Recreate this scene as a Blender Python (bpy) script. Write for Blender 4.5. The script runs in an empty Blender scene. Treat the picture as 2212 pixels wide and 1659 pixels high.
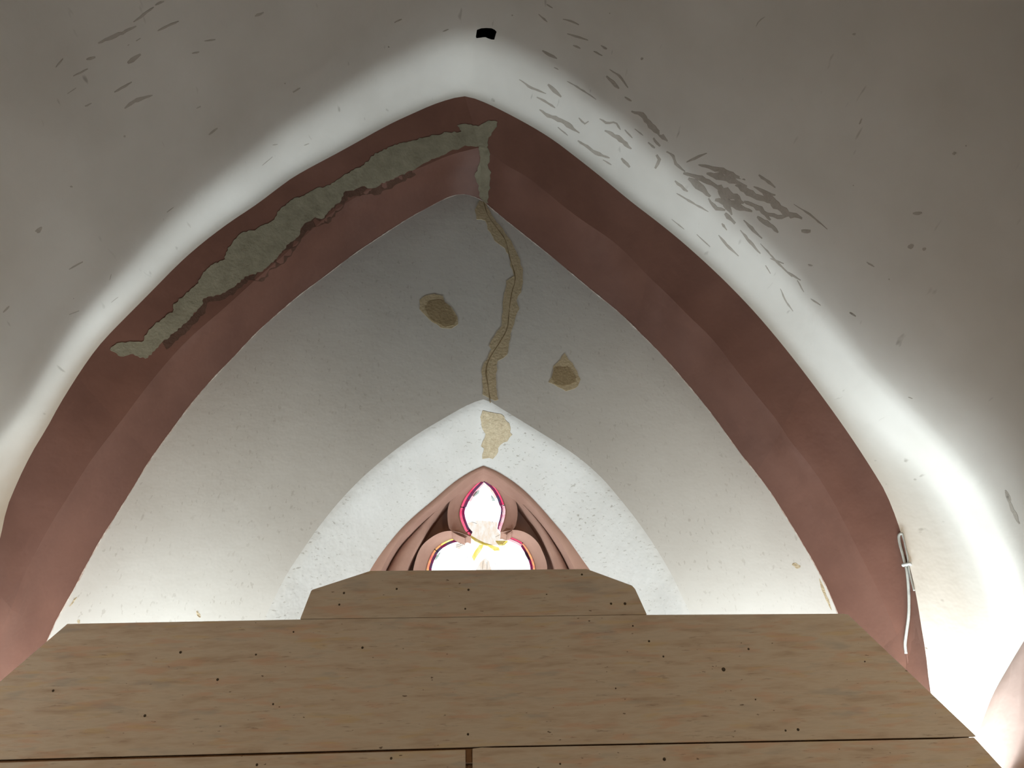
import bpy, bmesh, math, random
from mathutils import Vector, Matrix, noise
from mathutils.bvhtree import BVHTree
from mathutils.geometry import delaunay_2d_cdt

random.seed(7)
scene = bpy.context.scene
C = scene.collection

# ------------------------------------------------------------------ camera
FPX, CX, CY = 1661.0, 1106.0, 829.5
PITCH, YAW, ROLL = math.radians(30.0), math.radians(-4.0), math.radians(-2.08)
CAM = Vector((0.0, 0.0, 1.6))
ROT = (Matrix.Rotation(YAW, 3, 'Z') @ Matrix.Rotation(math.pi / 2 + PITCH, 3, 'X') @ Matrix.Rotation(ROLL, 3, 'Z'))
cam = bpy.data.objects.new('camera', bpy.data.cameras.new('camera'))
C.objects.link(cam)
cam.matrix_world = Matrix.Translation(CAM) @ ROT.to_4x4()
cam.data.sensor_width = 36.0
cam.data.lens = FPX / 2212.0 * 36.0
cam.data.clip_start = 0.02
scene.camera = cam

# ------------------------------------------------------------------ world, lights, exposure
world = bpy.data.worlds.new('overcast_sky')
scene.world = world
world.use_nodes = True
bg = world.node_tree.nodes['Background']
bg.inputs['Color'].default_value = (0.93, 0.97, 1.0, 1)
bg.inputs['Strength'].default_value = 2.8

def area(name, loc, direction, sx, sy, power, col, spread=180):
    l = bpy.data.lights.new(name, 'AREA')
    l.shape = 'RECTANGLE'; l.size = sx; l.size_y = sy
    l.energy = power; l.color = col; l.spread = math.radians(spread)
    o = bpy.data.objects.new(name, l); C.objects.link(o)
    o.location = loc
    o.rotation_euler = Vector(direction).to_track_quat('-Z', 'Y').to_euler()
    return o

# plane of the hoarding: it stands slightly askew, its right end nearer to the viewer
BOARD_Y, BOARD_SLOPE = 5.01, -0.055
BOARD_N = Vector((-BOARD_SLOPE, 1.0, 0.0)).normalized()
def by(x, off=0.0): return BOARD_Y + BOARD_SLOPE * x + off
COOL = (0.83, 0.95, 1.0)
# cool white work lights behind the hoarding, shining straight up
LROW, LSIDE_L, LSIDE_R, LCORNER, LSILL, LNAVE = 34, 128, 80, 25, 17, 60
lamps = [area('work_light_row', (0.05, by(0.05, 0.15), 0.30), (0, 0, 1), 5.8, 0.14, LROW, COOL),
         area('side_work_light', (-2.35, by(-2.35, 0.105), 1.5), (0, 0, 1), 1.6, 0.07, LSIDE_L, COOL),
         area('side_work_light', (2.25, by(2.25, 0.105), 1.5), (0, 0, 1), 1.6, 0.07, LSIDE_R, COOL),
         area('corner_work_light', (2.78, by(2.78, 0.13), 1.78), (0, 0, 1), 0.40, 0.09, LCORNER, COOL)]
for l in lamps: l.rotation_euler.z += math.atan(BOARD_SLOPE)
area('sill_fill_light', (0.12, 6.20, 2.25), (0, 0, 1), 2.0, 0.16, LSILL, COOL)  # fill lamp added in the niche to brighten the lower reveal
# two warm fill lights added high behind the viewer to brighten the boards
for sx in (-2.8, 2.8):
    area('nave_fill', (sx, -3.3, 4.6), (0.03 * sx, 1, -0.41), 1.5, 2.2, LNAVE, (1.0, 0.76, 0.50), 68)

scene.view_settings.view_transform = 'Standard'
scene.view_settings.look = 'None'
scene.view_settings.gamma = 1.0
scene.view_settings.use_curve_mapping = False
scene.view_settings.exposure = -0.25
scene.cycles.max_bounces = 5
scene.cycles.diffuse_bounces = 3
scene.cycles.sample_clamp_indirect = 6.0
scene.cycles.adaptive_threshold = 0.05
scene.cycles.use_light_tree = False

# ------------------------------------------------------------------ helpers
def ray(x, y):
    return (ROT @ Vector(((x - CX) / FPX, -(y - CY) / FPX, -1.0))).normalized()

def at(x, y, Y):
    d = ray(x, y)
    return CAM + d * ((Y - CAM.y) / d.y)

def link(name, me, mat=None, parent=None):
    o = bpy.data.objects.new(name, me)
    C.objects.link(o)
    if mat: me.materials.append(mat)
    if parent: o.parent = parent
    return o

def mesh(name, verts, faces, mat=None, parent=None, smooth=True):
    me = bpy.data.meshes.new(name)
    me.from_pydata([tuple(v) for v in verts], [], faces)
    me.validate(); me.update()
    if smooth:
        for p in me.polygons: p.use_smooth = True
    return link(name, me, mat, parent)

def structure(o, label, cat):
    o['kind'] = 'structure'; o['label'] = label; o['category'] = cat
    return o

def thing(o, label, cat, group=None):
    o['label'] = label; o['category'] = cat
    if group: o['group'] = group
    return o

def chaikin(p, n=2):
    for _ in range(n):
        q = [p[0]]
        for a, b in zip(p[:-1], p[1:]):
            q.append(a * 0.75 + b * 0.25); q.append(a * 0.25 + b * 0.75)
        q.append(p[-1]); p = q
    return p

def resample(p, n):
    d = [0.0]
    for a, b in zip(p[:-1], p[1:]): d.append(d[-1] + (b - a).length)
    out, j = [], 0
    for i in range(n):
        t = d[-1] * i / (n - 1)
        while j < len(d) - 2 and d[j + 1] < t: j += 1
        k = (t - d[j]) / max(1e-9, d[j + 1] - d[j])
        out.append(p[j].lerp(p[j + 1], min(1, max(0, k))))
    return out

def down_to(p0, p1, zmin, step=0.25, blend=0.22):
    """points continuing a curve p1 -> p0 downwards, turning towards vertical"""
    d = (p0 - p1).normalized(); q = p0.copy(); out = []
    if d.x * p0.x < 0: d.x = 0
    while q.z > zmin:
        d = d.lerp(Vector((0, 0, -1)), blend).normalized()
        q = q + d * step
        if q.z < zmin: q.z = zmin
        out.append(q.copy())
    return out

def rail(left_px, right_px, Y, zmin, n, smooth=2):
    """left: bottom->apex, right: apex->bottom (apex is the last of left and the first of right)"""
    l = chaikin([at(x, y, Y) for x, y in left_px], smooth)
    r = chaikin([at(x, y, Y) for x, y in right_px], smooth)
    k = min(6, len(l) - 1)
    l = list(reversed(down_to(l[0], l[k], zmin))) + l
    r = r + down_to(r[-1], r[-1 - k], zmin)
    return resample(l, n) + resample(r, n)[1:]

def inside(p, poly):
    c = False; j = len(poly) - 1
    for i in range(len(poly)):
        a, b = poly[i], poly[j]
        if (a[1] > p[1]) != (b[1] > p[1]) and p[0] < (b[0] - a[0]) * (p[1] - a[1]) / (b[1] - a[1]) + a[0]: c = not c
        j = i
    return c

def fill(outer, holes, extra=()):
    """triangles of a flat 2D outline with holes"""
    pts = list(outer); ed = [(k, (k + 1) % len(outer)) for k in range(len(outer))]
    for h in holes:
        n0 = len(pts); pts += list(h)
        ed += [(n0 + k, n0 + (k + 1) % len(h)) for k in range(len(h))]
    pts += list(extra)
    ov, _, fs, orig, _, _ = delaunay_2d_cdt(pts, ed, [], 1, 1e-7)
    out = []
    for f in fs:
        c = (ov[f[0]] + ov[f[1]] + ov[f[2]]) / 3
        if not any(inside(c, h) for h in holes): out.append(tuple(f))
    return ov, out, orig

def loft(rails, flip=False):
    n = len(rails[0]); v = [p for r in rails for p in r]; f = []
    for i in range(len(rails) - 1):
        for j in range(n - 1):
            q = (i * n + j, i * n + j + 1, (i + 1) * n + j + 1, (i + 1) * n + j)
            f.append(q[::-1] if flip else q)
    return v, f

# ------------------------------------------------------------------ materials
def new_mat(name):
    m = bpy.data.materials.new(name); m.use_nodes = True
    nt = m.node_tree
    return m, nt, nt.nodes['Principled BSDF']

def node(nt, kind, **kw):
    n = nt.nodes.new(kind)
    for k, v in kw.items():
        if k in n.inputs: n.inputs[k].default_value = v
        else: setattr(n, k, v)
    return n

def coords(nt, scale=(1, 1, 1), rot=(0, 0, 0)):
    g = nt.nodes.new('ShaderNodeNewGeometry')
    m = nt.nodes.new('ShaderNodeMapping')
    m.inputs['Scale'].default_value = scale; m.inputs['Rotation'].default_value = rot
    nt.links.new(g.outputs['Position'], m.inputs['Vector'])
    return m.outputs['Vector']

def tex_noise(nt, vec, scale, detail=4, rough=0.55):
    n = nt.nodes.new('ShaderNodeTexNoise')
    n.inputs['Scale'].default_value = scale; n.inputs['Detail'].default_value = detail
    n.inputs['Roughness'].default_value = rough
    nt.links.new(vec, n.inputs['Vector'])
    return n.outputs['Fac']

def ramp(nt, fac, stops):
    r = nt.nodes.new('ShaderNodeValToRGB')
    el = r.color_ramp.elements
    while len(el) < len(stops): el.new(0.5)
    for e, (p, c) in zip(el, stops):
        e.position = p; e.color = c if len(c) == 4 else (*c, 1)
    nt.links.new(fac, r.inputs['Fac'])
    return r.outputs['Color']

def mix(nt, fac, a, b, mode='MIX'):
    m = nt.nodes.new('ShaderNodeMix'); m.data_type = 'RGBA'; m.blend_type = mode
    for sock, v in ((m.inputs[0], fac), (m.inputs[6], a), (m.inputs[7], b)):
        if isinstance(v, (int, float)): sock.default_value = v
        elif isinstance(v, tuple): sock.default_value = (*v, 1) if len(v) == 3 else v
        else: nt.links.new(v, sock)
    return m.outputs[2]

def bump(nt, bsdf, heights, dist=0.01, strength=0.5):
    prev = None
    for h, d, s in heights:
        b = nt.nodes.new('ShaderNodeBump')
        b.inputs['Distance'].default_value = d; b.inputs['Strength'].default_value = s
        nt.links.new(h, b.inputs['Height'])
        if prev: nt.links.new(prev, b.inputs['Normal'])
        prev = b.outputs['Normal']
    nt.links.new(prev, bsdf.inputs['Normal'])

def plaster(name, col, col2, speck=0.62, speck_col=(0.42, 0.38, 0.33), rough_bump=0.5, speck_scale=(26, 26, 14), speck_rot=(0, 0, 0)):
    m, nt, b = new_mat(name)
    v = coords(nt)
    big = tex_noise(nt, v, 1.6, 3)
    base = ramp(nt, big, [(0.3, col2), (0.65, col)])
    s = tex_noise(nt, coords(nt, speck_scale, speck_rot), 1.0, 2, 0.6)
    sp = ramp(nt, s, [(speck, (0, 0, 0)), (speck + 0.06, (1, 1, 1))])
    rgn = ramp(nt, big, [(0.4, (0.8, 0.8, 0.8)), (0.62, (0.25, 0.25, 0.25))])
    fac = mix(nt, 1.0, sp, rgn, 'MULTIPLY')
    nt.links.new(mix(nt, fac, base, speck_col), b.inputs['Base Color'])
    b.inputs['Roughness'].default_value = 0.9
    b.inputs['Specular IOR Level'].default_value = 0.0
    bump(nt, b, [(tex_noise(nt, v, 11, 2, 0.6), 0.01, rough_bump)])
    return m

M_VAULT = plaster('vault_limewash', (0.78, 0.74, 0.685), (0.72, 0.678, 0.62), speck=0.70, speck_scale=(9, 3, 12), rough_bump=0.25)
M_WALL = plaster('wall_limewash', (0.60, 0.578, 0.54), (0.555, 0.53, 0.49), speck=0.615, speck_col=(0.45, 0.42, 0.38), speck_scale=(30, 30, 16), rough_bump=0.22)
M_REVEAL = plaster('reveal_limewash', (0.60, 0.58, 0.55), (0.56, 0.54, 0.505), speck=0.625, speck_col=(0.33, 0.30, 0.26), speck_scale=(14, 30, 55), speck_rot=(0, 0.75, 0), rough_bump=0.6)

def red_paint(name, c1, c2, spec=0.0, rough=0.8):
    m, nt, b = new_mat(name)
    v = coords(nt)
    f = tex_noise(nt, v, 2.2, 4, 0.6)
    base = ramp(nt, f, [(0.3, c2), (0.68, c1)])
    oi = nt.nodes.new('ShaderNodeObjectInfo')
    r = ramp(nt, oi.outputs['Random'], [(0.0, (0.86, 0.86, 0.86)), (1.0, (1.0, 1.0, 1.0))])
    base = mix(nt, 1.0, base, r, 'MULTIPLY')
    st = tex_noise(nt, coords(nt, (3, 14, 3)), 2.0, 2)
    base = mix(nt, ramp(nt, st, [(0.58, (0, 0, 0)), (0.75, (0.35, 0.35, 0.35))]), base, c1)
    nt.links.new(base, b.inputs['Base Color'])
    b.inputs['Roughness'].default_value = rough
    b.inputs['Specular IOR Level'].default_value = spec
    bump(nt, b, [(tex_noise(nt, v, 11, 2), 0.01, 0.3)])
    return m

M_RED = red_paint('red_paint', (0.148, 0.064, 0.043), (0.115, 0.048, 0.032), 0.35, 0.55)
M_RIB = red_paint('rib_paint', (0.50, 0.375, 0.33), (0.43, 0.31, 0.27))
M_STONE = red_paint('red_sandstone', (0.45, 0.275, 0.215), (0.36, 0.21, 0.162))

def rough_mat(name, c1, c2, scale=14, bumpd=0.008):
    m, nt, b = new_mat(name)
    v = coords(nt)
    nt.links.new(ramp(nt, tex_noise(nt, v, scale, 6, 0.65), [(0.3, c2), (0.7, c1)]), b.inputs['Base Color'])
    b.inputs['Roughness'].default_value = 0.95
    b.inputs['Specular IOR Level'].default_value = 0.0
    bump(nt, b, [(tex_noise(nt, v, 40, 5), bumpd, 0.7)])
    return m

M_ARCHFILL = rough_mat('grey_repair_plaster', (0.235, 0.205, 0.145), (0.165, 0.143, 0.098), 9)
M_MORTAR = rough_mat('ochre_mortar', (0.55, 0.45, 0.30), (0.44, 0.355, 0.225), 20)
M_MORTAR2 = rough_mat('damp_ochre_mortar', (0.37, 0.285, 0.17), (0.31, 0.235, 0.135), 20)
M_CRACK = rough_mat('crack_fill', (0.27, 0.20, 0.115), (0.20, 0.145, 0.08), 20)
M_BARE = rough_mat('bare_plaster', (0.56, 0.47, 0.33), (0.40, 0.32, 0.21), 30, 0.02)
M_SCAR = rough_mat('scraped_plaster', (0.50, 0.445, 0.39), (0.42, 0.37, 0.315), 12)
M_SCAR2 = rough_mat('faint_scraped_plaster', (0.56, 0.51, 0.45), (0.49, 0.44, 0.385), 12)
M_EDGE = rough_mat('chipped_edge', (0.62, 0.56, 0.50), (0.34, 0.21, 0.16), 25, 0.01)
M_FLOOR = rough_mat('floor_stone', (0.24, 0.19, 0.14), (0.17, 0.135, 0.10), 3)
M_NAVE = rough_mat('nave_plaster', (0.26, 0.22, 0.17), (0.2, 0.165, 0.125), 3)
M_TIMBER = rough_mat('batten_timber', (0.20, 0.12, 0.07), (0.13, 0.08, 0.05), 8)
M_CABLE = rough_mat('grey_cable', (0.40, 0.385, 0.35), (0.30, 0.285, 0.255), 30, 0.001)
M_CLIP = rough_mat('white_clip', (0.58, 0.58, 0.56), (0.5, 0.5, 0.48), 30, 0.001)
M_HOLE_SHADE = rough_mat('hole_shade', (0.012, 0.010, 0.008), (0.008, 0.007, 0.006), 5)  # near-black colour paints the shade inside the vault hole
M_STEEL = rough_mat('screw_steel', (0.10, 0.085, 0.07), (0.05, 0.042, 0.035), 30, 0.001)
M_LEAD = rough_mat('lead_came', (0.03, 0.028, 0.032), (0.02, 0.02, 0.022), 30, 0.001)

def osb():
    m, nt, b = new_mat('strand_board')
    strands = tex_noise(nt, coords(nt, (2.0, 2.0, 13.0)), 1.6, 3, 0.6)
    base = ramp(nt, strands, [(0.26, (0.365, 0.306, 0.254)), (0.42, (0.445, 0.390, 0.341)), (0.55, (0.481, 0.444, 0.401)), (0.75, (0.423, 0.390, 0.357))])
    pink = tex_noise(nt, coords(nt, (2.6, 2.0, 17.0), (0, 0.05, 0)), 1.3, 2, 0.5)
    base = mix(nt, ramp(nt, pink, [(0.56, (0, 0, 0)), (0.66, (0.55, 0.55, 0.55))]), base, (0.486, 0.342, 0.270))
    och = tex_noise(nt, coords(nt, (1.7, 3.0, 12.0), (0, -0.04, 0)), 1.9, 2, 0.5)
    base = mix(nt, ramp(nt, och, [(0.6, (0, 0, 0)), (0.7, (0.5, 0.5, 0.5))]), base, (0.486, 0.395, 0.248))
    gry = tex_noise(nt, coords(nt, (2.2, 5.0, 11.0), (0, 0.06, 0)), 1.5, 3, 0.5)
    base = mix(nt, ramp(nt, gry, [(0.6, (0, 0, 0)), (0.72, (0.5, 0.5, 0.5))]), base, (0.317, 0.325, 0.335))
    fine = tex_noise(nt, coords(nt, (9, 9, 75), (0, 0.06, 0)), 1.0, 4, 0.6)
    base = mix(nt, ramp(nt, fine, [(0.62, (0, 0, 0)), (0.74, (0.55, 0.55, 0.55))]), base, (0.180, 0.139, 0.109))
    sp = tex_noise(nt, coords(nt, (20, 20, 48), (0, 0.25, 0)), 1.0, 2, 0.5)
    base = mix(nt, ramp(nt, sp, [(0.73, (0, 0, 0)), (0.77, (0.8, 0.8, 0.8))]), base, (0.07, 0.045, 0.03))
    nt.links.new(base, b.inputs['Base Color'])
    b.inputs['Roughness'].default_value = 0.7
    b.inputs['Specular IOR Level'].default_value = 0.25
    bump(nt, b, [(strands, 0.004, 0.3), (fine, 0.002, 0.4)])
    return m
M_OSB = osb()

def glass(name, col, streak=None, scale=(20, 20, 20)):
    m = bpy.data.materials.new(name); m.use_nodes = True
    nt = m.node_tree; nt.nodes.clear()
    out = nt.nodes.new('ShaderNodeOutputMaterial')
    tr = nt.nodes.new('ShaderNodeBsdfTransparent')
    gl = nt.nodes.new('ShaderNodeBsdfGlossy'); gl.inputs['Roughness'].default_value = 0.2
    gl.inputs['Color'].default_value = (0.4, 0.4, 0.4, 1)
    mx = nt.nodes.new('ShaderNodeMixShader'); mx.inputs[0].default_value = 0.04
    if streak:
        f = tex_noise(nt, coords(nt, scale), 1.0, 3)
        nt.links.new(ramp(nt, f, [(0.4, col), (0.62, streak)]), tr.inputs['Color'])
    else:
        tr.inputs['Color'].default_value = (*col, 1)
    nt.links.new(tr.outputs[0], mx.inputs[1]); nt.links.new(gl.outputs[0], mx.inputs[2])
    nt.links.new(mx.outputs[0], out.inputs['Surface'])
    return m

G_DIMMED = glass('dimmed_glass', (0.25, 0.26, 0.26))  # dark tint added to hold back sky light through the lower glazing
G_CLEAR = glass('clear_glass', (0.95, 0.96, 0.95))
G_RED = glass('red_glass', (0.432, 0.027, 0.077), (0.498, 0.077, 0.130), (9, 9, 9))
G_PURPLE = glass('purple_glass', (0.120, 0.007, 0.037), (0.048, 0.033, 0.065), (14, 14, 14))
G_ORANGE = glass('orange_glass', (0.488, 0.260, 0.098), (0.488, 0.107, 0.098), (12, 12, 12))
G_YELLOW = glass('yellow_glass', (0.540, 0.423, 0.088), (0.569, 0.507, 0.250), (14, 14, 14))
G_PEACH = glass('peach_glass', (0.501, 0.411, 0.337), (0.526, 0.484, 0.448), (30, 30, 12))
G_PINK = glass('pink_glass', (0.561, 0.237, 0.283), (0.561, 0.390, 0.390), (14, 14, 14))
G_GREEN = glass('green_grey_glass', (0.173, 0.217, 0.185), (0.348, 0.390, 0.357), (25, 25, 25))

# ------------------------------------------------------------------ traced rails of the wall arch
WALL_Y, RIDGE_Y, OUTER_Y = 6.0, 5.55, 5.25
N = 90
inner_l = [(114,1358),(127,1330),(145,1301),(166,1262),(212,1174),(262,1097),(294,1044),(325,992),(362,942),(398,892),(438,842),(475,802),(505,772),(553,719),(602,676),(652,633),(700,599),(756,555),(799,526),(840,499),(887,469),(928,447),(971,424),(1005,417),(1042,433)]
inner_r = [(1042,433),(1054,444),(1090,474),(1129,505),(1158,528),(1192,555),(1245,600),(1300,645),(1341,678),(1368,705),(1395,732),(1436,773),(1500,848),(1541,899),(1579,953),(1613,998),(1645,1037),(1672,1075),(1708,1133),(1745,1194),(1767,1233),(1792,1282),(1808,1323)]
ridge_l = [(0,1365),(23,1320),(49,1247),(75,1195),(117,1120),(147,1073),(199,989),(260,912),(316,836),(371,770),(415,724),(482,668),(553,603),(607,557),(652,515),(720,456),(780,418),(842,389),(916,359),(971,334),(1034,319)]
ridge_r = [(1034,319),(1059,329),(1090,356),(1136,379),(1181,415),(1226,453),(1271,485),(1316,514),(1353,546),(1397,594),(1440,633),(1481,676),(1515,708),(1545,738),(1595,806),(1645,867),(1681,910),(1703,949),(1752,1006),(1792,1068),(1828,1136),(1867,1215),(1901,1282),(1937,1371),(1963,1440)]
outer_l = [(0,1167),(6.5,1133),(15,1094),(34,1050),(45,1025),(72,971),(102,924),(127,876),(172,804),(210,750),(245,712),(322,635),(388,567),(440,522),(500,477),(553,443),(605,403),(641,377),(740,325),(837,270),(892,245),(939,224),(985,210),(1004,208)]
outer_r = [(1004,208),(1029,213),(1086,239),(1181,291),(1249,343),(1301,384),(1362,435),(1402,465),(1463,513),(1526,569),(1571,612),(1628,671),(1684,737),(1733,799),(1792,878),(1848,958),(1895,1032),(1912,1060),(1932,1108),(1946,1149),(1964,1217),(1980,1287),(1993,1373),(2000,1408),(2008,1487)]

INNER = rail(inner_l, inner_r, WALL_Y, -0.1, N)
RIDGE = rail(ridge_l, ridge_r, RIDGE_Y, -0.1, N)
OUTER = rail(outer_l, outer_r, OUTER_Y, -0.1, N)
NS = len(OUTER)

def out_normals(r, win=4):
    res = []
    for i in range(len(r)):
        a = r[max(0, i - win)]; b = r[min(len(r) - 1, i + win)]
        t = (b - a); res.append(Vector((-t.z, 0, t.x)).normalized())
    return res
N_IN, N_OUT = out_normals(INNER), out_normals(OUTER, 7)

# ------------------------------------------------------------------ vault (ceiling)
prof = [(0.0, 0.0), (0.006, 0.024), (0.018, 0.048), (0.038, 0.068), (0.068, 0.084), (0.108, 0.096), (0.165, 0.106), (0.24, 0.114), (0.33, 0.120), (0.43, 0.126), (0.54, 0.131), (0.68, 0.137)]
yy = 0.68
while OUTER_Y - yy > 0.75:
    yy += 0.16
    prof.append((yy, 0.137 + 0.03 * (yy - 0.68)))
vr = []
for k, (dy, h) in enumerate(prof):
    row = []
    for p, n in zip(OUTER, N_OUT):
        low = min(1.0, max(0.0, (4.6 - p.z) / 1.8)); low = low * low * (3 - 2 * low)
        q = Vector((p.x, p.y - dy, p.z)) + n * (h + 0.35 * low * min(1.0, dy / 0.12))
        a = min(1.0, dy / 0.4)
        q += n * (0.035 * noise.noise(q * 0.9) + 0.012 * noise.noise(q * 2.7)) * a
        row.append(q)
    vr.append(row)
VN = NS
vault_v, vault_f = loft(vr)
vault_bvh = BVHTree.FromPolygons([tuple(v) for v in vault_v], vault_f)

# a real opening in the vault crown
hole_px = [(1030.3,64.5),(1040,61),(1051,60.4),(1061.6,61),(1068.6,64.2),(1072.7,68.6),(1070.5,75.6),(1067.7,85.7),(1062,85.4),(1054.7,83.2),(1049,80.3),(1043,80.6),(1037,81.6),(1029.4,82.5),(1027.8,79.4)]
cells = set()
hole3 = []
for x, y in hole_px:
    loc, nor, idx, _ = vault_bvh.ray_cast(CAM, ray(x, y))
    hole3.append(loc); cells.add(idx)
ii = [c // (VN - 1) for c in cells]; jj = [c % (VN - 1) for c in cells]
i0, i1, j0, j1 = min(ii) - 1, max(ii) + 2, min(jj) - 1, max(jj) + 2
keep = [f for k, f in enumerate(vault_f) if not (i0 <= k // (VN - 1) < i1 and j0 <= k % (VN - 1) < j1)]
def proj2(p):
    d = ROT.transposed() @ (p - CAM)
    return Vector((d.x / -d.z, d.y / -d.z))
ring = [i0 * VN + j for j in range(j0, j1 + 1)] + [i * VN + j1 for i in range(i0 + 1, i1 + 1)] + \
       [i1 * VN + j for j in range(j1 - 1, j0 - 1, -1)] + [i * VN + j0 for i in range(i1 - 1, i0, -1)]
nr, nh = len(ring), len(hole3)
_, tf, ov = fill([proj2(vault_v[k]) for k in ring], [[proj2(p) for p in hole3]])
base = len(vault_v)
vault_v += hole3
def mapi(k): return ring[k] if k < nr else base + k - nr
extra = []
for f in tf:
    o = [mapi(ov[k][0]) for k in f]
    extra.append(tuple(o))
up = [p + Vector((0, 0.02, 1)).normalized() * 0.35 for p in hole3]
b2 = len(vault_v); vault_v += up
vault_all = keep + extra
ceiling = mesh('ceiling', vault_v[:b2], vault_all, M_VAULT)
structure(ceiling, 'pointed whitewashed vault above the red arch, scarred on its right flank', 'vault')
hv = hole3 + up; hf = [(k, (k + 1) % nh, nh + (k + 1) % nh, nh + k) for k in range(nh)] + [tuple(range(nh, 2 * nh))]
hole = mesh('vault_hole', hv, hf, M_HOLE_SHADE, ceiling, smooth=False)
hole['label'] = 'small black rectangular hole in the vault crown'

# ------------------------------------------------------------------ wall arch, stone by stone
def lerp_rail(a, b, t, off, nrm):
    return [p.lerp(q, t) + n * off for p, q, n in zip(a, b, nrm)]
BR = [INNER, lerp_rail(INNER, RIDGE, .2, .012, N_IN), lerp_rail(INNER, RIDGE, .45, .020, N_IN), lerp_rail(INNER, RIDGE, .66, .016, N_IN),
      lerp_rail(INNER, RIDGE, .8, .004, N_IN), lerp_rail(INNER, RIDGE, .93, .0, N_IN), RIDGE]
AR = [RIDGE, lerp_rail(RIDGE, OUTER, .12, .004, N_OUT), lerp_rail(RIDGE, OUTER, .35, .014, N_OUT), lerp_rail(RIDGE, OUTER, .65, .016, N_OUT), OUTER]
for rows in (BR[1:-1], AR[1:-1]):
    for r in rows:
        for k, p in enumerate(r):
            r[k] = p + N_IN[k] * (0.012 * noise.noise(p * 2.3) + 0.006 * noise.noise(p * 7))
arch = bpy.data.objects.new('trim_1', None); C.objects.link(arch)
arch.location = (0, 0, 0)
structure(arch, 'pointed wall arch of red painted stone framing the white wall', 'arch')

def nearest_s(rail_, x, y, Y):
    p = at(x, y, Y)
    return min(range(len(rail_)), key=lambda k: (rail_[k] - p).length)
joints = sorted([0, N - 1, NS - 1,
                 nearest_s(RIDGE, 28, 1300, RIDGE_Y), nearest_s(RIDGE, 262, 908, RIDGE_Y), nearest_s(RIDGE, 600, 560, RIDGE_Y),
                 nearest_s(RIDGE, 1397, 594, RIDGE_Y), nearest_s(RIDGE, 1690, 920, RIDGE_Y), nearest_s(RIDGE, 1937, 1371, RIDGE_Y)])
arch_v, arch_f = [], []
for a, b in zip(joints[:-1], joints[1:]):
    v, f = loft([r[a:b + 1] for r in BR])
    v2, f2 = loft([r[a:b + 1] for r in AR])
    k = len(v)
    # hidden back, so that each stone is a solid block in the masonry
    bi = [INNER[i] + Vector((0, 0.02, 0)) for i in range(a, b + 1)]
    bo = [OUTER[i] + N_OUT[i] * 0.02 for i in range(a, b + 1)]
    bk = [Vector((OUTER[i].x, WALL_Y + 0.02, OUTER[i].z)) + N_OUT[i] * 0.02 for i in range(a, b + 1)]
    v3, f3 = loft([bo, bk, bi])
    k3 = k + len(v2)
    sv = v + v2 + v3; sf = f + [tuple(i + k for i in q) for q in f2] + [tuple(i + k3 for i in q) for q in f3]
    mesh('arch_stone', sv, sf, M_RED, arch)
    kk = len(arch_v); arch_v += v + v2
    arch_f += [tuple(i + kk for i in q) for q in f] + [tuple(i + k + kk for i in q) for q in f2]
arch_bvh = BVHTree.FromPolygons([tuple(p) for p in arch_v], arch_f)

# ------------------------------------------------------------------ end wall with the window opening
STONE_Y = 6.5
SILL = 1.25
rev_l = [(581,1336),(606,1284),(627,1242),(654,1202),(682,1159.5),(712,1120),(739.5,1086.5),(785,1038),(846,986),(904,943.5),(956,913),(1016,878),(1044,869)]
rev_r = [(1044,869),(1052,870),(1081,889),(1130,919),(1190,956),(1245,992),(1294,1035),(1327,1074),(1364,1120),(1397,1166),(1425,1211),(1446,1248),(1461,1281),(1482,1324)]
st_l = [(800,1231),(816,1205),(834,1181),(864,1144),(895,1114),(940,1077),(980,1041),(1019.5,1016.5),(1044,1006)]
st_r = [(1044,1006),(1075,1018),(1123.5,1050),(1166,1093),(1196.5,1129),(1221,1156.5),(1245,1190),(1263.5,1217),(1272.6,1228)]
NW = 60
REV = rail(rev_l, rev_r, WALL_Y, SILL, NW, 2)
STO = rail(st_l, st_r, STONE_Y, SILL, NW, 2)
N_REV = out_normals(REV)
def plate(outer, holes, Y, flip=False, grid=None):
    ov_, fs, _ = fill([Vector((p.x, p.z)) for p in outer], [[Vector((p.x, p.z)) for p in h] for h in holes])
    v = [Vector((p.x, Y, p.y)) for p in ov_]
    return v, [tuple(f) for f in fs]
revw = [p + n * 0.03 for p, n in zip(REV, N_REV)]     # start of the rounded plaster edge
wall_outer = [p + n * 0.04 for p, n in zip(INNER, N_IN)]
for p in wall_outer: p.y = WALL_Y
wv, wf = plate(wall_outer, [revw], WALL_Y)
wall = mesh('wall_back', wv, wf, M_WALL, smooth=False)
structure(wall, 'white plastered end wall under the red arch with a mended crack', 'wall')
wall_bvh = BVHTree.FromPolygons([tuple(p) for p in wv], wf)
def rv(t, off=0.0, dy=0.0):
    r = [p.lerp(q, t) + n * off for p, q, n in zip(REV, STO, N_REV)]
    for p in r: p.y += dy
    return r
r1 = [p + n * 0.010 for p, n in zip(REV, N_REV)]
for p in r1: p.y = WALL_Y + 0.009
rr = [revw, r1, rv(0.06), rv(.2, .004), rv(.4, .008), rv(.6, .008), rv(.8, .004), STO]
for row in rr[3:-1]:
    for k, p in enumerate(row):
        row[k] = p + N_REV[k] * (0.02 * noise.noise(p * 3.0) + 0.006 * noise.noise(p * 11))
rvv, rvf = loft(rr)
reveal = mesh('window_reveal', rvv, rvf, M_REVEAL, wall)
reveal['label'] = 'deep splayed white window reveal'
rev_bvh = BVHTree.FromPolygons([tuple(p) for p in rvv], rvf)
sill_v = [revw[0], revw[-1], STO[-1], STO[0]]
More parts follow.
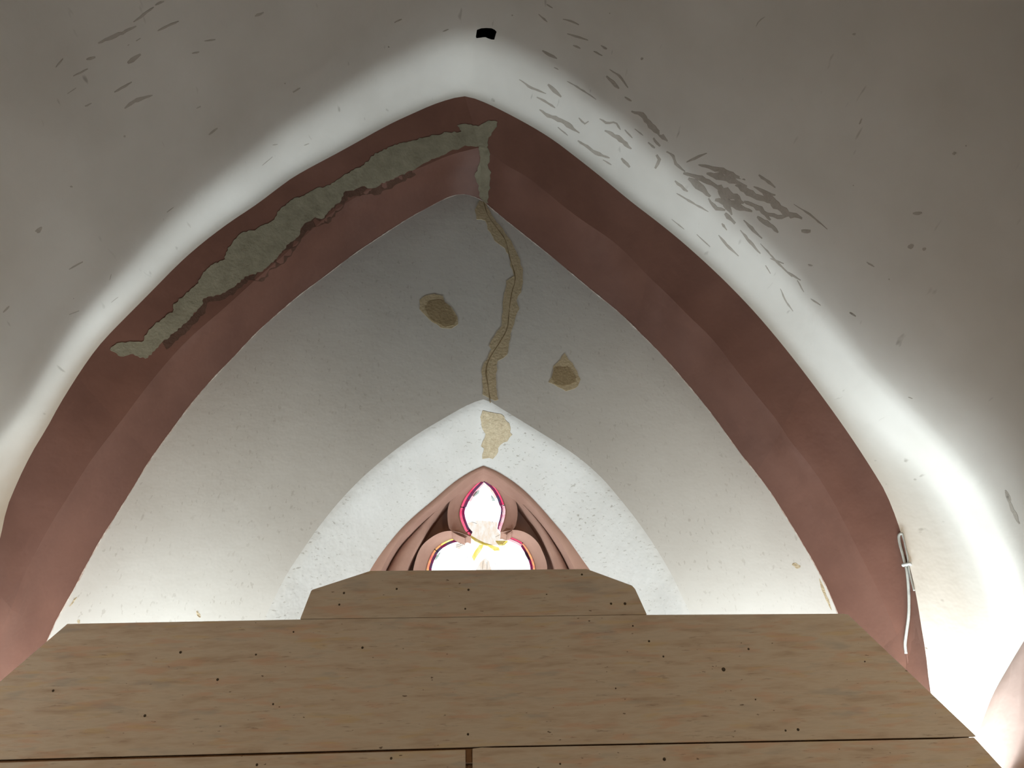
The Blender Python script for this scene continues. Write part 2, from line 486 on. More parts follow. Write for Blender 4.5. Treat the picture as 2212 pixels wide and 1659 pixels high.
mesh('window_sill', [Vector((p.x, p.y, SILL)) for p in sill_v] + [Vector((p.x, p.y, SILL - .1)) for p in sill_v],
     [(0, 1, 2, 3), (7, 6, 5, 4), (0, 4, 5, 1)], M_REVEAL, wall, smooth=False)

def tube(pts, rad, seg=6, flat=1.0):
    v, f = [], []
    for i, p in enumerate(pts):
        t = (pts[min(i + 1, len(pts) - 1)] - pts[max(0, i - 1)]).normalized()
        u = t.cross(Vector((0, 1, 0)))
        if u.length < 1e-4: u = Vector((1, 0, 0))
        u.normalize(); w = t.cross(u)
        r = rad[i] if isinstance(rad, list) else rad
        for s in range(seg):
            a = 2 * math.pi * s / seg
            v.append(p + u * math.cos(a) * r + w * math.sin(a) * r * flat)
    for i in range(len(pts) - 1):
        for s in range(seg):
            f.append((i * seg + s, i * seg + (s + 1) % seg, (i + 1) * seg + (s + 1) % seg, (i + 1) * seg + s))
    f.append(tuple(range(seg))[::-1]); f.append(tuple(range((len(pts) - 1) * seg, len(pts) * seg)))
    return v, f
bead = resample(INNER[10:-10], 260)
brad = [max(0.001, 0.0035 + 0.0055 * noise.noise(p * 9)) for p in bead]
bv, bf = tube([p + Vector((0, -0.004, 0)) for p in bead], brad, 5)
e = mesh('plaster_edge', bv, bf, M_EDGE, wall); e['label'] = 'chipped pale plaster line along the arch'

# ------------------------------------------------------------------ floor and nave wall behind the viewer
def box_wall(name, pts, label):
    return structure(mesh(name, [Vector(p) for p in pts], [(0, 1, 2, 3)], M_NAVE, smooth=False), label, 'wall')
floor = mesh('floor', [Vector(p) for p in ((-8, -9, 0), (8, -9, 0), (8, 7, 0), (-8, 7, 0))], [(0, 1, 2, 3)], M_FLOOR, smooth=False)
structure(floor, 'dark stone floor below the vault', 'floor')
box_wall('wall_front', ((-8, -9, 0), (8, -9, 0), (8, -9, 12), (-8, -9, 12)), 'far nave wall behind the viewer')
box_wall('wall_left', ((-8, -9, 0), (-8, 1.2, 0), (-8, 1.2, 12), (-8, -9, 12)), 'nave side wall left behind the viewer')
box_wall('wall_right', ((8, -9, 0), (8, 1.2, 0), (8, 1.2, 12), (8, -9, 12)), 'nave side wall right behind the viewer')
box_wall('ceiling_nave', ((-8, -9, 12), (8, -9, 12), (8, 1.2, 12), (-8, 1.2, 12)), 'high dark nave ceiling behind the viewer')
END_Y = vr[-1][0].y
nv, nf = plate([Vector(p) for p in ((-8.05, 0, -0.05), (8.05, 0, -0.05), (8.05, 0, 12.05), (-8.05, 0, 12.05))], [[p for p in vr[-1] if p.z > 0]], END_Y)
structure(mesh('wall_inner', nv, nf, M_NAVE, smooth=False), 'nave face of the chancel arch around the vault opening', 'wall')

# ------------------------------------------------------------------ window tracery
win = bpy.data.objects.new('window_1', None); C.objects.link(win)
structure(win, 'small pointed window with red sandstone trefoil tracery and stained glass', 'window')
def poly3(pts, Y): return [at(x, y, Y) for x, y in pts]
l2_l = [(824,1231),(838,1202),(860,1166),(884,1141),(914,1112),(948,1084),(998,1041),(1024,1023),(1045,1014)]
l2_r = [(1045,1014),(1068,1024),(1120,1063),(1150,1092),(1185,1133),(1205,1163),(1222,1190),(1240,1228)]
rb_l = [(876,1230),(886,1206),(900,1180),(911,1161),(924,1135),(945,1104),(974,1071),(1008,1036),(1045,1017)]
rb_r = [(1045,1017),(1080,1038),(1112,1072),(1136,1101),(1153,1124),(1168,1147),(1180,1172),(1192,1198),(1202,1228)]
L2 = rail(l2_l, l2_r, STONE_Y + .0, SILL, NW, 2)
L2b = [p + Vector((0, 0.21, 0)) for p in L2]
RB = rail(rb_l, rb_r, STONE_Y + .19, SILL, NW, 2)
mid1 = [p.lerp(q, .22) + Vector((0, -.045, 0)) for p, q in zip(L2b, RB)]
mid2 = [p.lerp(q, .70) + Vector((0, -.02, 0)) for p, q in zip(L2b, RB)]
PLY = STONE_Y + .42
RBb = [Vector((p.x, PLY, p.z)) for p in RB]
v, f = loft([STO, [p.lerp(q, .5) + Vector((0, -.012, 0)) for p, q in zip(STO, L2)], L2])
fr = mesh('stone_frame', v, f, M_STONE, win); fr['label'] = 'outer fillet of the red stone window frame'
v, f = loft([L2, L2b]); v2, f2 = loft([L2b, mid1, mid2, RB]); k = len(v)
v += v2; f += [tuple(i + k for i in q) for q in f2]
mesh('frame_hollow', v, f, M_STONE, win)
rbi = [p + Vector((0, 0.0, 0)) for p in RB]
v, f = loft([RB, [Vector((p.x, p.y + .02, p.z)) - n * .012 for p, n in zip(RB, out_normals(RB))], RBb])
mesh('inner_arris', v, f, M_STONE, win)
# glass outline of the trefoil
top_g = [(1016,1159),(1006,1149),(1001,1138),(995,1124),(992,1107.6),(995,1094),(1002.6,1075),(1019,1052.5),(1045,1030),(1067,1046),(1082,1068),(1090,1089.6),(1093,1100.4),(1089.4,1123),(1083,1140),(1081,1150)]
rgt_g = [(1081,1150),(1094.5,1155),(1114.5,1162),(1131,1171),(1142.7,1187.6),(1152,1206.4),(1157,1226),(1156,1252),(1140,1280)]
lft_g = [(930,1284),(920,1258),(920.6,1230),(923,1219),(927.6,1205),(937,1186),(951,1173.5),(966.4,1165),(985,1159),(1016,1159)]
GLY = PLY + 0.01
def sm(pts, n=1):
    return [(p.x, p.y) for p in chaikin([Vector((a, b)) for a, b in pts], n)]
G2 = sm(lft_g)[:-1] + sm(top_g)[:-1] + sm(rgt_g)
G3 = poly3(G2, PLY)
outer_plate = [Vector((p.x, PLY, p.z)) for p in RBb if p.z > 2.6]
pv, pf = plate(outer_plate, [G3], PLY)
pl = mesh('tracery_plate', pv, pf, M_STONE, win, smooth=False); pl['label'] = 'sunk red stone spandrels of the tracery'
def lobe(outer_px, inner_px, name):
    n = 40
    o = resample(chaikin(poly3(outer_px, PLY - .19), 2), n); i = resample(chaikin(poly3(inner_px, PLY - .015), 2), n)
    rows = []
    for t, y in ((0.0, 0.0), (0.10, -.006), (0.26, .012), (0.45, .035), (0.65, .055), (0.85, .04), (1.0, .03)):
        rows.append([a.lerp(b, t) + Vector((0, y * (1 - t) + .03 * t, 0)) for a, b in zip(o, i)])
    v, f = loft(rows)
    v2, f2 = loft([[p + Vector((0, .20, 0)) for p in o], o]); k = len(v)
    v += v2; f += [tuple(j + k for j in q) for q in f2]
    return mesh(name, v, f, M_STONE, win)
lobe([(1004,1162),(988,1156),(972,1146.5),(967.4,1130),(966,1110.7),(968,1093),(977,1071.6),(998,1049),(1022.8,1031),(1045.5,1019.5),(1070,1032.6),(1092.7,1049),(1109,1070),(1117,1091),(1118.8,1110.7),(1115.5,1130),(1109,1145),(1096,1153)],
     top_g, 'trefoil_lobe')
lobe([(880,1290),(890,1255),(892.6,1229.5),(896,1215),(902,1195),(912,1177),(928,1163),(948,1151),(970.7,1145.7),(993.5,1149.7),(1018,1160)],
     lft_g, 'trefoil_lobe')
lobe([(1082,1149),(1094,1147),(1107,1144),(1127,1146.5),(1146.5,1156),(1163,1172.5),(1172.5,1192),(1179,1208),(1183,1226),(1180,1260),(1172,1292)],
     rgt_g, 'trefoil_lobe')
def cusp(px):
    p = poly3(px, PLY - .15); n = len(p)
    v = p + [q + Vector((0, .16, 0)) for q in p]
    mesh('trefoil_cusp', v, [tuple(range(n))] + [(i, (i + 1) % n, n + (i + 1) % n, n + i) for i in range(n)], M_STONE, win, smooth=False)
cusp([(974,1147),(996,1141),(1008,1150),(1016,1158),(1006,1161),(990,1160)])
cusp([(1083,1150),(1094,1140),(1112,1144),(1104,1152),(1094,1155)])
# stained glass
CT, CL, CR = Vector((1043, 1102)), Vector((985, 1226)), Vector((1098, 1222))
def inset(pts, c, d):
    out = []
    for a, b in pts:
        p = Vector((a, b)); out.append(p + (c - p).normalized() * d)
    return out
def pane(name, pts, Y, mat, th=0.004):
    v = [at(p[0], p[1], Y) for p in pts]; n = len(v)
    v2, f2 = plate(v, [], Y)
    return mesh(name, v2, f2, mat, win, smooth=False)
def border(pts, c, d0, d1, mat, name, Y=GLY):
    p = [Vector(q) for q in sm(pts)]
    a = [q + (c - q).normalized() * d0 for q in p]; b = [q + (c - q).normalized() * d1 for q in p]
    v = [at(q.x, q.y, Y) for q in a] + [at(q.x, q.y, Y) for q in b]; n = len(a)
    return mesh(name, v, [(i, i + 1, n + i + 1, n + i) for i in range(n - 1)], mat, win, smooth=False)
tl_lo, tl_up, tr_up, tr_lo = top_g[0:6], top_g[5:9], top_g[8:12], top_g[11:16]
for seg, m1, m2, w1, w2 in ((tl_lo, G_RED, G_PURPLE, 5.5, 11), (tl_up, G_RED, G_PURPLE, 6.5, 12), (tr_up, G_RED, G_PURPLE, 5.0, 11), (tr_lo, G_PINK, G_PURPLE, 6.5, 10)):
    border(seg, CT, -3, w1, m1, 'border_pane'); border(seg, CT, w1, w2, m2, 'band_pane')
border(tl_up[1:], CT, 12, 16.5, G_PINK, 'inner_pane'); border(tr_up[:3], CT, 11, 16, G_PEACH, 'inner_pane')
for seg, m1, m2 in ((lft_g[1:4], G_ORANGE, G_PURPLE), (lft_g[3:7], G_ORANGE, G_PURPLE), (lft_g[6:10], G_YELLOW, G_PURPLE)):
    border(seg, CL, -3, 6.2, m1, 'border_pane'); border(seg, CL, 6.2, 11.5, m2, 'band_pane')
for seg, m1, m2 in ((rgt_g[0:4], G_RED, G_PINK), (rgt_g[3:9], G_ORANGE, G_PURPLE)):
    border(seg, CR, -3, 6.0, m1, 'border_pane'); border(seg, CR, 6.0, 11.0, m2, 'band_pane')
pane('clear_pane', sm([(930,1284),(924,1250),(926,1222),(934,1203),(944,1189),(958,1178),(985,1167),(1016,1162),(1011,1148),(1006,1136),(1002,1122),(1000,1107),(1003,1095),(1011,1078),(1026,1058),(1045,1041),(1061,1052),(1074,1071),(1082,1091),(1086,1102),(1082,1122),(1076,1140),(1078,1153),(1094,1160),(1112,1166),(1126,1175),(1136,1190),(1145,1208),(1150,1228),(1148,1252),(1136,1280)]), GLY + .012, G_CLEAR)
pane('drapery_pane', [(1010,1130),(1030,1124),(1060,1126),(1074,1128),(1076,1150),(1092,1156),(1096,1164),(1086,1176),(1062,1178),(1044,1176),(1026,1168),(1016,1160)], GLY + .006, G_PEACH)
pane('ribbon_pane', [(1013,1152),(1020,1158),(1034,1166),(1046,1172),(1060,1176),(1078,1183),(1080,1189),(1068,1190),(1054,1180),(1042,1177),(1026,1170),(1015,1160)], GLY + .003, G_YELLOW)
pane('ribbon_pane', [(1036,1176),(1045,1177),(1040,1188),(1030,1202),(1024,1212),(1019,1203),(1026,1190)], GLY + .003, G_YELLOW)
pane('ribbon_pane', [(1070,1168),(1098,1168),(1090,1178),(1078,1180)], GLY + .003, G_YELLOW)
pane('drapery_pane', [(984,1176),(994,1170),(1010,1168),(1004,1178),(992,1186),(984,1184)], GLY + .006, G_PEACH)
pane('drapery_pane', [(1028,1232),(1036,1216),(1048,1205),(1056,1212),(1062,1232),(1040,1250)], GLY + .006, G_PEACH)
for q in ([(1020,1070),(1028,1062),(1036,1058),(1034,1066),(1024,1074)], [(1060,1068),(1068,1076),(1070,1082),(1063,1083)],
          [(938,1206),(946,1196),(952,1192),(948,1202),(940,1212)], [(1132,1186),(1140,1196),(1146,1210),(1140,1208),(1134,1198)]):
    pane('leaf_pane', q, GLY + .006, G_GREEN)
def came(pts, r=0.0022):
    v, f = tube([at(a, b, GLY - .004) for a, b in pts], r, 5)
    mesh('lead_came', v, f, M_LEAD, win)
came([(992,1095),(1003,1096)], .004); came([(1086,1092),(1094,1091)], .004); came([(1045,1028),(1046,1042)], .005)
came([(1128,1174),(1134,1168)], .004); came([(935,1184),(946,1192)], .004); came([(1004,1152),(1016,1146)], .004)
for pts, c, d in ((top_g[1:9], CT, 6.0), (top_g[8:15], CT, 5.5), (lft_g[1:], CL, 6.2), (rgt_g[:-1], CR, 6.0)):
    came([(p.x, p.y) for p in inset(sm(pts), c, d)], .0018)
for a, b in (((986,1178),(1002,1172)), ((985,1182),(1000,1177)), ((1070,1160),(1080,1155)), ((1084,1178),(1097,1171)), ((1082,1184),(1094,1180)), ((1066,1213),(1078,1228)), ((1004,1210),(1010,1203)), ((1058,1118),(1064,1128)), ((1015,1126),(1030,1131)), ((1044,1212),(1042,1230)), ((1052,1214),(1052,1230))):
    came([a, b], .0014)
# plain glazing below, behind the boards
gl_v = [Vector((p.x, PLY + .02, p.z)) for p in (RB[0], RB[-1])]
lw = mesh('lower_light', [Vector((gl_v[0].x - .1, PLY + .02, SILL - .1)), Vector((gl_v[1].x + .1, PLY + .02, SILL - .1)), Vector((gl_v[1].x + .1, PLY + .02, 2.7)), Vector((gl_v[0].x - .1, PLY + .02, 2.7))], [(0, 1, 2, 3)], G_DIMMED, win, smooth=False)

# ------------------------------------------------------------------ strand boards
def prism(name, pts, Y0, Y1, mat, parent=None):
    n = len(pts)
    v = [p + BOARD_N * Y0 for p in pts] + [p + BOARD_N * Y1 for p in pts]
    f = [tuple(range(n)), tuple(range(2 * n - 1, n - 1, -1))] + [(i, n + i, n + (i + 1) % n, (i + 1) % n) for i in range(n)]
    o = mesh(name, v, f, mat, parent, smooth=False)
    bm = bmesh.new(); bm.from_mesh(o.data)
    bmesh.ops.recalc_face_normals(bm, faces=bm.faces)
    bmesh.ops.bevel(bm, geom=[e for e in bm.edges], offset=0.0025, segments=1, affect='EDGES')
    bm.to_mesh(o.data); bm.free()
    return o
TH = 0.022
def bp(x, y):
    d = ray(x, y)
    return CAM + d * ((BOARD_Y + BOARD_SLOPE * CAM.x - CAM.y) / (d.y - BOARD_SLOPE * d.x))
def board(px, label):
    pts = [bp(a, b) for a, b in px]
    o = prism('strand_board', pts, 0, TH, M_OSB)
    return thing(o, label, 'board', 'strand boards of the hoarding')
b_cap = board([(648,1337.5),(672,1276),(675,1273.5),(800,1233),(1268,1229),(1365,1264.5),(1372,1272),(1397.5,1327.5)], 'narrow top strand board with cut corners in front of the window')
b_main = board([(-70,1643),(-70,1532),(145,1347.5),(648,1338),(1397.5,1328),(1820,1325.5),(1832,1327),(2109,1590),(2106,1591.5),(1072,1612),(1000,1615)], 'wide trapezoid strand board forming the upper row of the hoarding')
def lower(px_top, x_l, x_r, label):
    pts = [bp(a, b) for a, b in px_top]
    pts = pts + [Vector((x_r, by(x_r), 0.004)), Vector((x_l, by(x_l), 0.004))]
    o = prism('strand_board', pts, 0, TH, M_OSB)
    return thing(o, label, 'board', 'strand boards of the hoarding')
jl, jr = bp(1006.5, 1640).x, bp(1019.5, 1640).x
b_ll = lower([(-70,1649.3),(0,1647.5),(1005.5,1619.5)], bp(-70, 1649.3).x - .05, jl, 'lower strand board left of the open vertical joint')
b_lr = lower([(1020.5,1617),(1040,1614.5),(1072,1615),(2035,1596.5),(2104,1592.6),(2111,1600),(2165,1659)], jr, 3.08, 'lower strand board right of the open vertical joint')
def batten(a, b, h0, h1, parent, y0=TH + .001):
    """timber lath behind the boards from point a to point b"""
    t = (b - a).normalized(); n = t.cross(BOARD_N)
    if n.dot(Vector((1, 0, 1))) < 0: n = -n
    pts = [a + n * h0, b + n * h0, b + n * h1, a + n * h1]
    o = prism('batten', pts, y0, y0 + .034, M_TIMBER, parent); o['label'] = 'dark timber batten behind the seam'
sl, sc_, sr = bp(-65, 1646), bp(1012, 1617), bp(2098, 1592.5)
xm = (jl + jr) / 2
batten(Vector((xm, by(xm), 0.004)), Vector((xm, by(xm), sc_.z - .002)), -.06, .06, b_ll, TH + .036)
batten(sl, sr, -.07, .02, b_main)
batten(bp(690, 1335), bp(1370, 1327), -.06, .03, b_cap)

def disc(name, x, y, r, parent, mat, depth=.004):
    c = bp(x, y); ux = Vector((BOARD_N.y, -BOARD_N.x, 0))
    v, f = [], []
    n = 10
    for k in range(n):
        a = 2 * math.pi * k / n
        v.append(c + ux * math.cos(a) * r + BOARD_N * 0.001 + Vector((0, 0, math.sin(a) * r)))
    for k in range(n):
        a = 2 * math.pi * k / n
        v.append(c + ux * math.cos(a) * r * .8 - BOARD_N * depth + Vector((0, 0, math.sin(a) * r * .8)))
    v.append(c - BOARD_N * depth * .3)
    f = [(k, (k + 1) % n, n + (k + 1) % n, n + k) for k in range(n)] + [(n + k, n + (k + 1) % n, 2 * n) for k in range(n)]
    return mesh(name, v, f, mat, parent)
for x, y, r in ((390,1409,.011),(553,1414,.008),(313,1546,.011),(115,1492,.010),(470,1468,.011),(590,1521,.008),(634,1365,.007),(1563,1446,.016),(1617,1402,.009),(1402,1385,.009),(1433,1418,.008),
                (1367,1352,.007),(1697,1578,.008),(1724,1576,.011),(1868,1429,.006),(1011,1586,.009),(1632,1511,.006),(783,1399,.010),(1330,1487,.006)):
    disc('screw', x, y, r * .8, b_main, M_STEEL)
for x, y, r in ((733,1306,.009),(743,1281,.010),(857,1272,.009),(1005,1315,.008),(1012,1274,.010),(1320,1304,.010),(1350,1304,.012),(1257,1241,.009),(1181,1284,.005)):
    disc('screw', x, y, r * .8, b_cap, M_STEEL)
for x, y, r in ((1435,1640,.010),(1210,1650,.006)): disc('screw', x, y, r, b_lr, M_STEEL)
for x, y, r in ((845,1638,.008),(555,1652,.008)): disc('screw', x, y, r, b_ll, M_STEEL)

# ------------------------------------------------------------------ diagonal rib at the lower right
rib_px = [(2078,1690,5.18),(2108,1602,5.175),(2128,1545,5.13),(2146,1500,5.08),(2165,1466,5.02),(2186,1430,4.95),(2212,1385,4.85),(2250,1325,4.70),(2300,1255,4.50),(2370,1170,4.25),(2450,1080,3.95)]
low_pts = chaikin([at(x, y, d) for x, y, d in rib_px[:8]], 2)
low_pts = list(reversed(down_to(low_pts[0], low_pts[6], -0.05))) + low_pts
up_pts = []                     # the rib goes on up along the vault, out of the picture
for y, z in ((4.25, 2.72), (3.75, 3.10), (3.2, 3.55), (2.6, 4.05), (2.0, 4.55), (1.5, 4.95), (1.1, 5.25)):
    loc, nor, idx, dd = vault_bvh.ray_cast(Vector((0, y, z)), Vector((1, 0, 0)))
    up_pts.append(loc)
path = low_pts + chaikin([low_pts[-1]] + up_pts, 2)[1:]
RL = resample(path, 110)
y_exit = low_pts[-1].y
PROF0 = ((.06, .12), (.0, .0), (.015, -.09), (.04, -.20), (.08, -.32), (.125, -.42), (.165, -.46), (.27, -.52), (.40, -.56), (.62, -.55), (.9, -.40))
PROF1 = ((.10, .03), (.0, .0), (-.07, -.03), (-.13, -.07), (-.18, -.13), (-.21, -.20), (-.21, -.27), (-.18, -.34), (-.12, -.40), (-.03, -.44), (.12, -.46))
rib_rows = [[] for _ in PROF0]
for p in RL:
    w = min(1.0, max(0.0, (y_exit + .1 - p.y) / 0.9)) if p.z > 2.0 else 0.0
    w = w * w * (3 - 2 * w)
    for r, (a, b) in enumerate(zip(PROF0, PROF1)):
        rib_rows[r].append(p + Vector((a[0] * (1 - w) + b[0] * w, a[1] * (1 - w) + b[1] * w, 0)))
v, f = loft(rib_rows)
rib = mesh('trim_2', v, f, M_RIB)
structure(rib, 'pale red painted diagonal vault rib beside the right end of the boards', 'rib')

# ------------------------------------------------------------------ thin layers: mended plaster, scars
SURF = {'wall': (wall_bvh, wall), 'arch': (arch_bvh, arch), 'vault': (vault_bvh, ceiling), 'reveal': (rev_bvh, reveal)}
def jag(pts, step, amp):
    out = []
    n = len(pts)
    for k in range(n):
        a, b = Vector(pts[k]), Vector(pts[(k + 1) % n])
        L = (b - a).length; m = max(1, int(L / step))
        nn = Vector((-(b - a).y, (b - a).x)) / max(L, 1e-6)
        for j in range(m):
            p = a.lerp(b, j / m)
            if j: p = p + nn * random.uniform(-amp, amp)
            else: p = p + Vector((random.uniform(-amp, amp), random.uniform(-amp, amp))) * .5
            out.append(p)
    return out
def layer(name, pts, surf, mat, lift=0.004, step=9, amp=2.0, grid=28, label=None, parent=None):
    bvh, par = SURF[surf]
    ring2 = jag(pts, step, amp)
    n = len(ring2)
    xs = [p.x for p in ring2]; ys = [p.y for p in ring2]
    P = list(ring2)
    x = min(xs) + grid / 2
    while x < max(xs):
        y = min(ys) + grid / 2
        while y < max(ys):
            P.append(Vector((x + random.uniform(-2, 2), y + random.uniform(-2, 2)))); y += grid
        x += grid
    ov_, _, fs, _, _, _ = delaunay_2d_cdt(P, [(k, (k + 1) % n) for k in range(n)], [], 1, 1e-4)
    v = []
    for p in ov_:
        loc, nor, idx, d = bvh.ray_cast(CAM, ray(p.x, p.y))
        if loc is None:
            v.append(None); continue
        if nor.dot(CAM - loc) < 0: nor = -nor
        v.append((loc, nor))
    fs = [tuple(q) for q in fs if all(v[i] for i in q)]
    if not fs: return None
    v = [q or (Vector(), Vector((0, -1, 0))) for q in v]
    V = [l + nn * lift for l, nn in v]
    cnt = {}
    for q in fs:
        for a, b in zip(q, q[1:] + q[:1]):
            cnt[(a, b)] = cnt.get((a, b), 0) + 1
    k0 = len(V); low = {}
    F = list(fs)
    for (a, b) in list(cnt):
        if (b, a) not in cnt:
            for i in (a, b):
                if i not in low:
                    low[i] = len(V); V.append(v[i][0] - v[i][1] * .002)
            F.append((b, a, low[a], low[b]))
    used = sorted(set(i for q in F for i in q)); re = {i: k for k, i in enumerate(used)}
    o = mesh(name, [V[i] for i in used], [tuple(re[i] for i in q) for q in F], mat, parent or par, smooth=False)
    if label: o['label'] = label
    return o
def tr(pts, ox, oy, s): return [(ox + a / s, oy + b / s) for a, b in pts]

# crack repair on the end wall
cr_l = [(430,95),(405,150),(415,205),(465,215),(480,265),(520,330),(580,380),(610,420),(615,480),(635,540),(590,575),(570,700),(565,840),(520,900),(490,960),(500,985),(445,1090),(450,1200),(455,1300)]
cr_r = [(510,1310),(540,1280),(535,1230),(530,1130),(540,1050),(600,1010),(605,940),(625,860),(640,800),(670,740),(650,690),(680,640),(690,500),(650,400),(620,330),(570,260),(520,200),(470,110)]
layer('crack_repair', tr(cr_l + cr_r, 880, 400, 2.764), 'wall', M_MORTAR, .004, label='ochre mortar strip filling the long crack')
cl = tr([(450,85),(458,110),(475,175),(520,240),(560,290),(592,340),(608,430),(640,520),(645,575),(622,640),(605,760),(600,860),(545,950),(485,1040),(466,1110),(480,1190),(495,1300)], 880, 400, 2.764)
cp = resample(chaikin([at(a, b, WALL_Y - .004) for a, b in cl], 2), 90)
v, f = tube(cp, [0.004 + .003 * noise.noise(p * 8) for p in cp], 5, .5)
o = mesh('crack', v, f, M_CRACK, wall); o['label'] = 'dark hairline of the mended crack'
layer('mortar_patch', tr([(70,690),(100,665),(160,650),(210,660),(225,700),(265,730),(300,790),(300,830),(260,855),(200,850),(150,820),(100,770),(75,740)], 880, 400, 2.764), 'wall', M_MORTAR, .003, label='oval ochre mortar patch left of the crack')
layer('mortar_core', tr([(105,735),(130,695),(210,690),(260,740),(290,800),(280,840),(230,850),(160,820),(120,775)], 880, 400, 2.764), 'wall', M_MORTAR2, .006)
layer('mortar_patch', tr([(840,1180),(865,1140),(870,1085),(910,1045),(940,1005),(965,1045),(1000,1090),(1035,1160),(1020,1200),(950,1230),(900,1205)], 880, 400, 2.764), 'wall', M_MORTAR, .003, label='ochre mortar patch right of the crack')
layer('mortar_core', tr([(860,1150),(880,1095),(960,1090),(1005,1145),(1000,1180),(930,1200),(880,1190)], 880, 400, 2.764), 'wall', M_MORTAR2, .006)
layer('bare_patch', tr([(70,155),(120,165),(210,180),(235,220),(265,250),(270,310),(285,325),(250,370),(200,400),(170,470),(150,495),(70,495),(85,420),(60,405),(95,320),(75,290),(60,200)], 1020, 840, 3.286), 'reveal', M_BARE, .004, 7, 2.0, 14, 'bare ochre plaster patch at the crown of the reveal')
# grey repair along the arch
ar_u = [(90,1240),(130,1210),(200,1200),(260,1205),(290,1150),(330,1110),(390,1060),(425,1045),(430,1000),(490,950),(560,890),(585,830),(640,790),(700,765),(720,700),(770,640),(800,615),(860,610),(960,550),(1000,490),(1060,445),(1110,430),(1180,390),(1260,370),(1330,320),(1440,260),(1500,200),(1640,145),(1760,115),(1880,90),(1960,85),(1935,55),(1980,45),(2050,55),(2090,30),(2150,30),(2150,60),(2120,90),(2100,130),(2095,170)]
ar_l = [(2050,165),(1980,160),(1900,190),(1790,240),(1700,290),(1560,350),(1490,385),(1430,375),(1400,390),(1340,400),(1320,450),(1250,510),(1230,545),(1180,540),(1120,580),(1090,640),(1040,680),(1000,730),(930,800),(890,830),(810,855),(750,910),(680,950),(590,970),(580,1010),(520,1070),(440,1150),(370,1200),(330,1250),(280,1290),(200,1265),(150,1280)]
M_DAMP = rough_mat('damp_red_paint', (0.095, 0.052, 0.037), (0.07, 0.038, 0.027), 7)
dm = ar_l[4:28]
layer('damp_stain', tr(dm + [(a + 18 + 22 * noise.noise(Vector((a * .01, b * .01, 3))), b + 34 + 26 * noise.noise(Vector((a * .012, b * .012, 9)))) for a, b in reversed(dm)], 200, 250, 2.458), 'arch', M_DAMP, .002, 6, 2.5, 16, 'dark damp smear below the repair strip')
layer('repair_strip', tr(ar_u + ar_l, 200, 250, 2.458), 'arch', M_ARCHFILL, .005, 5, 2.2, 16, 'long grey repair plaster strip on the left arch')
layer('repair_strip', tr([(2050,160),(2100,170),(2112,200),(2100,260),(2115,300),(2105,400),(2100,465),(2062,442),(2050,370),(2030,320),(2050,260),(2060,220)], 200, 250, 2.458), 'arch', M_ARCHFILL, .006, 6, 2.5, 9, 'grey plaster seam at the arch apex')

# scraped paint scars on the vault
def scar(pts, w, mat=None, surf='vault', name='paint_scar'):
    p = [Vector(a) for a in pts]
    if len(p) == 1:
        a = random.uniform(0, 3); d = Vector((math.cos(a), math.sin(a))) * w * .3
        p = [p[0] - d, p[0] + d]
    L = sum((b - a).length for a, b in zip(p[:-1], p[1:]))
    n = max(4, int(L / 7)); q = resample([x.to_3d() for x in p], n)
    up, lo = [], []
    for i, c in enumerate(q):
        t = (q[min(i + 1, n - 1)] - q[max(0, i - 1)]).normalized(); nn = Vector((-t.y, t.x))
        e = math.sin(math.pi * (i + .35) / (n - .3)) ** .6
        up.append(c.to_2d() + nn * w * .5 * e * random.uniform(.45, 1.15)); lo.append(c.to_2d() - nn * w * .5 * e * random.uniform(.45, 1.15))
    layer(name, [tuple(x) for x in up + lo[::-1]], surf, mat or M_SCAR, .0012, 99, w * .05, 999)
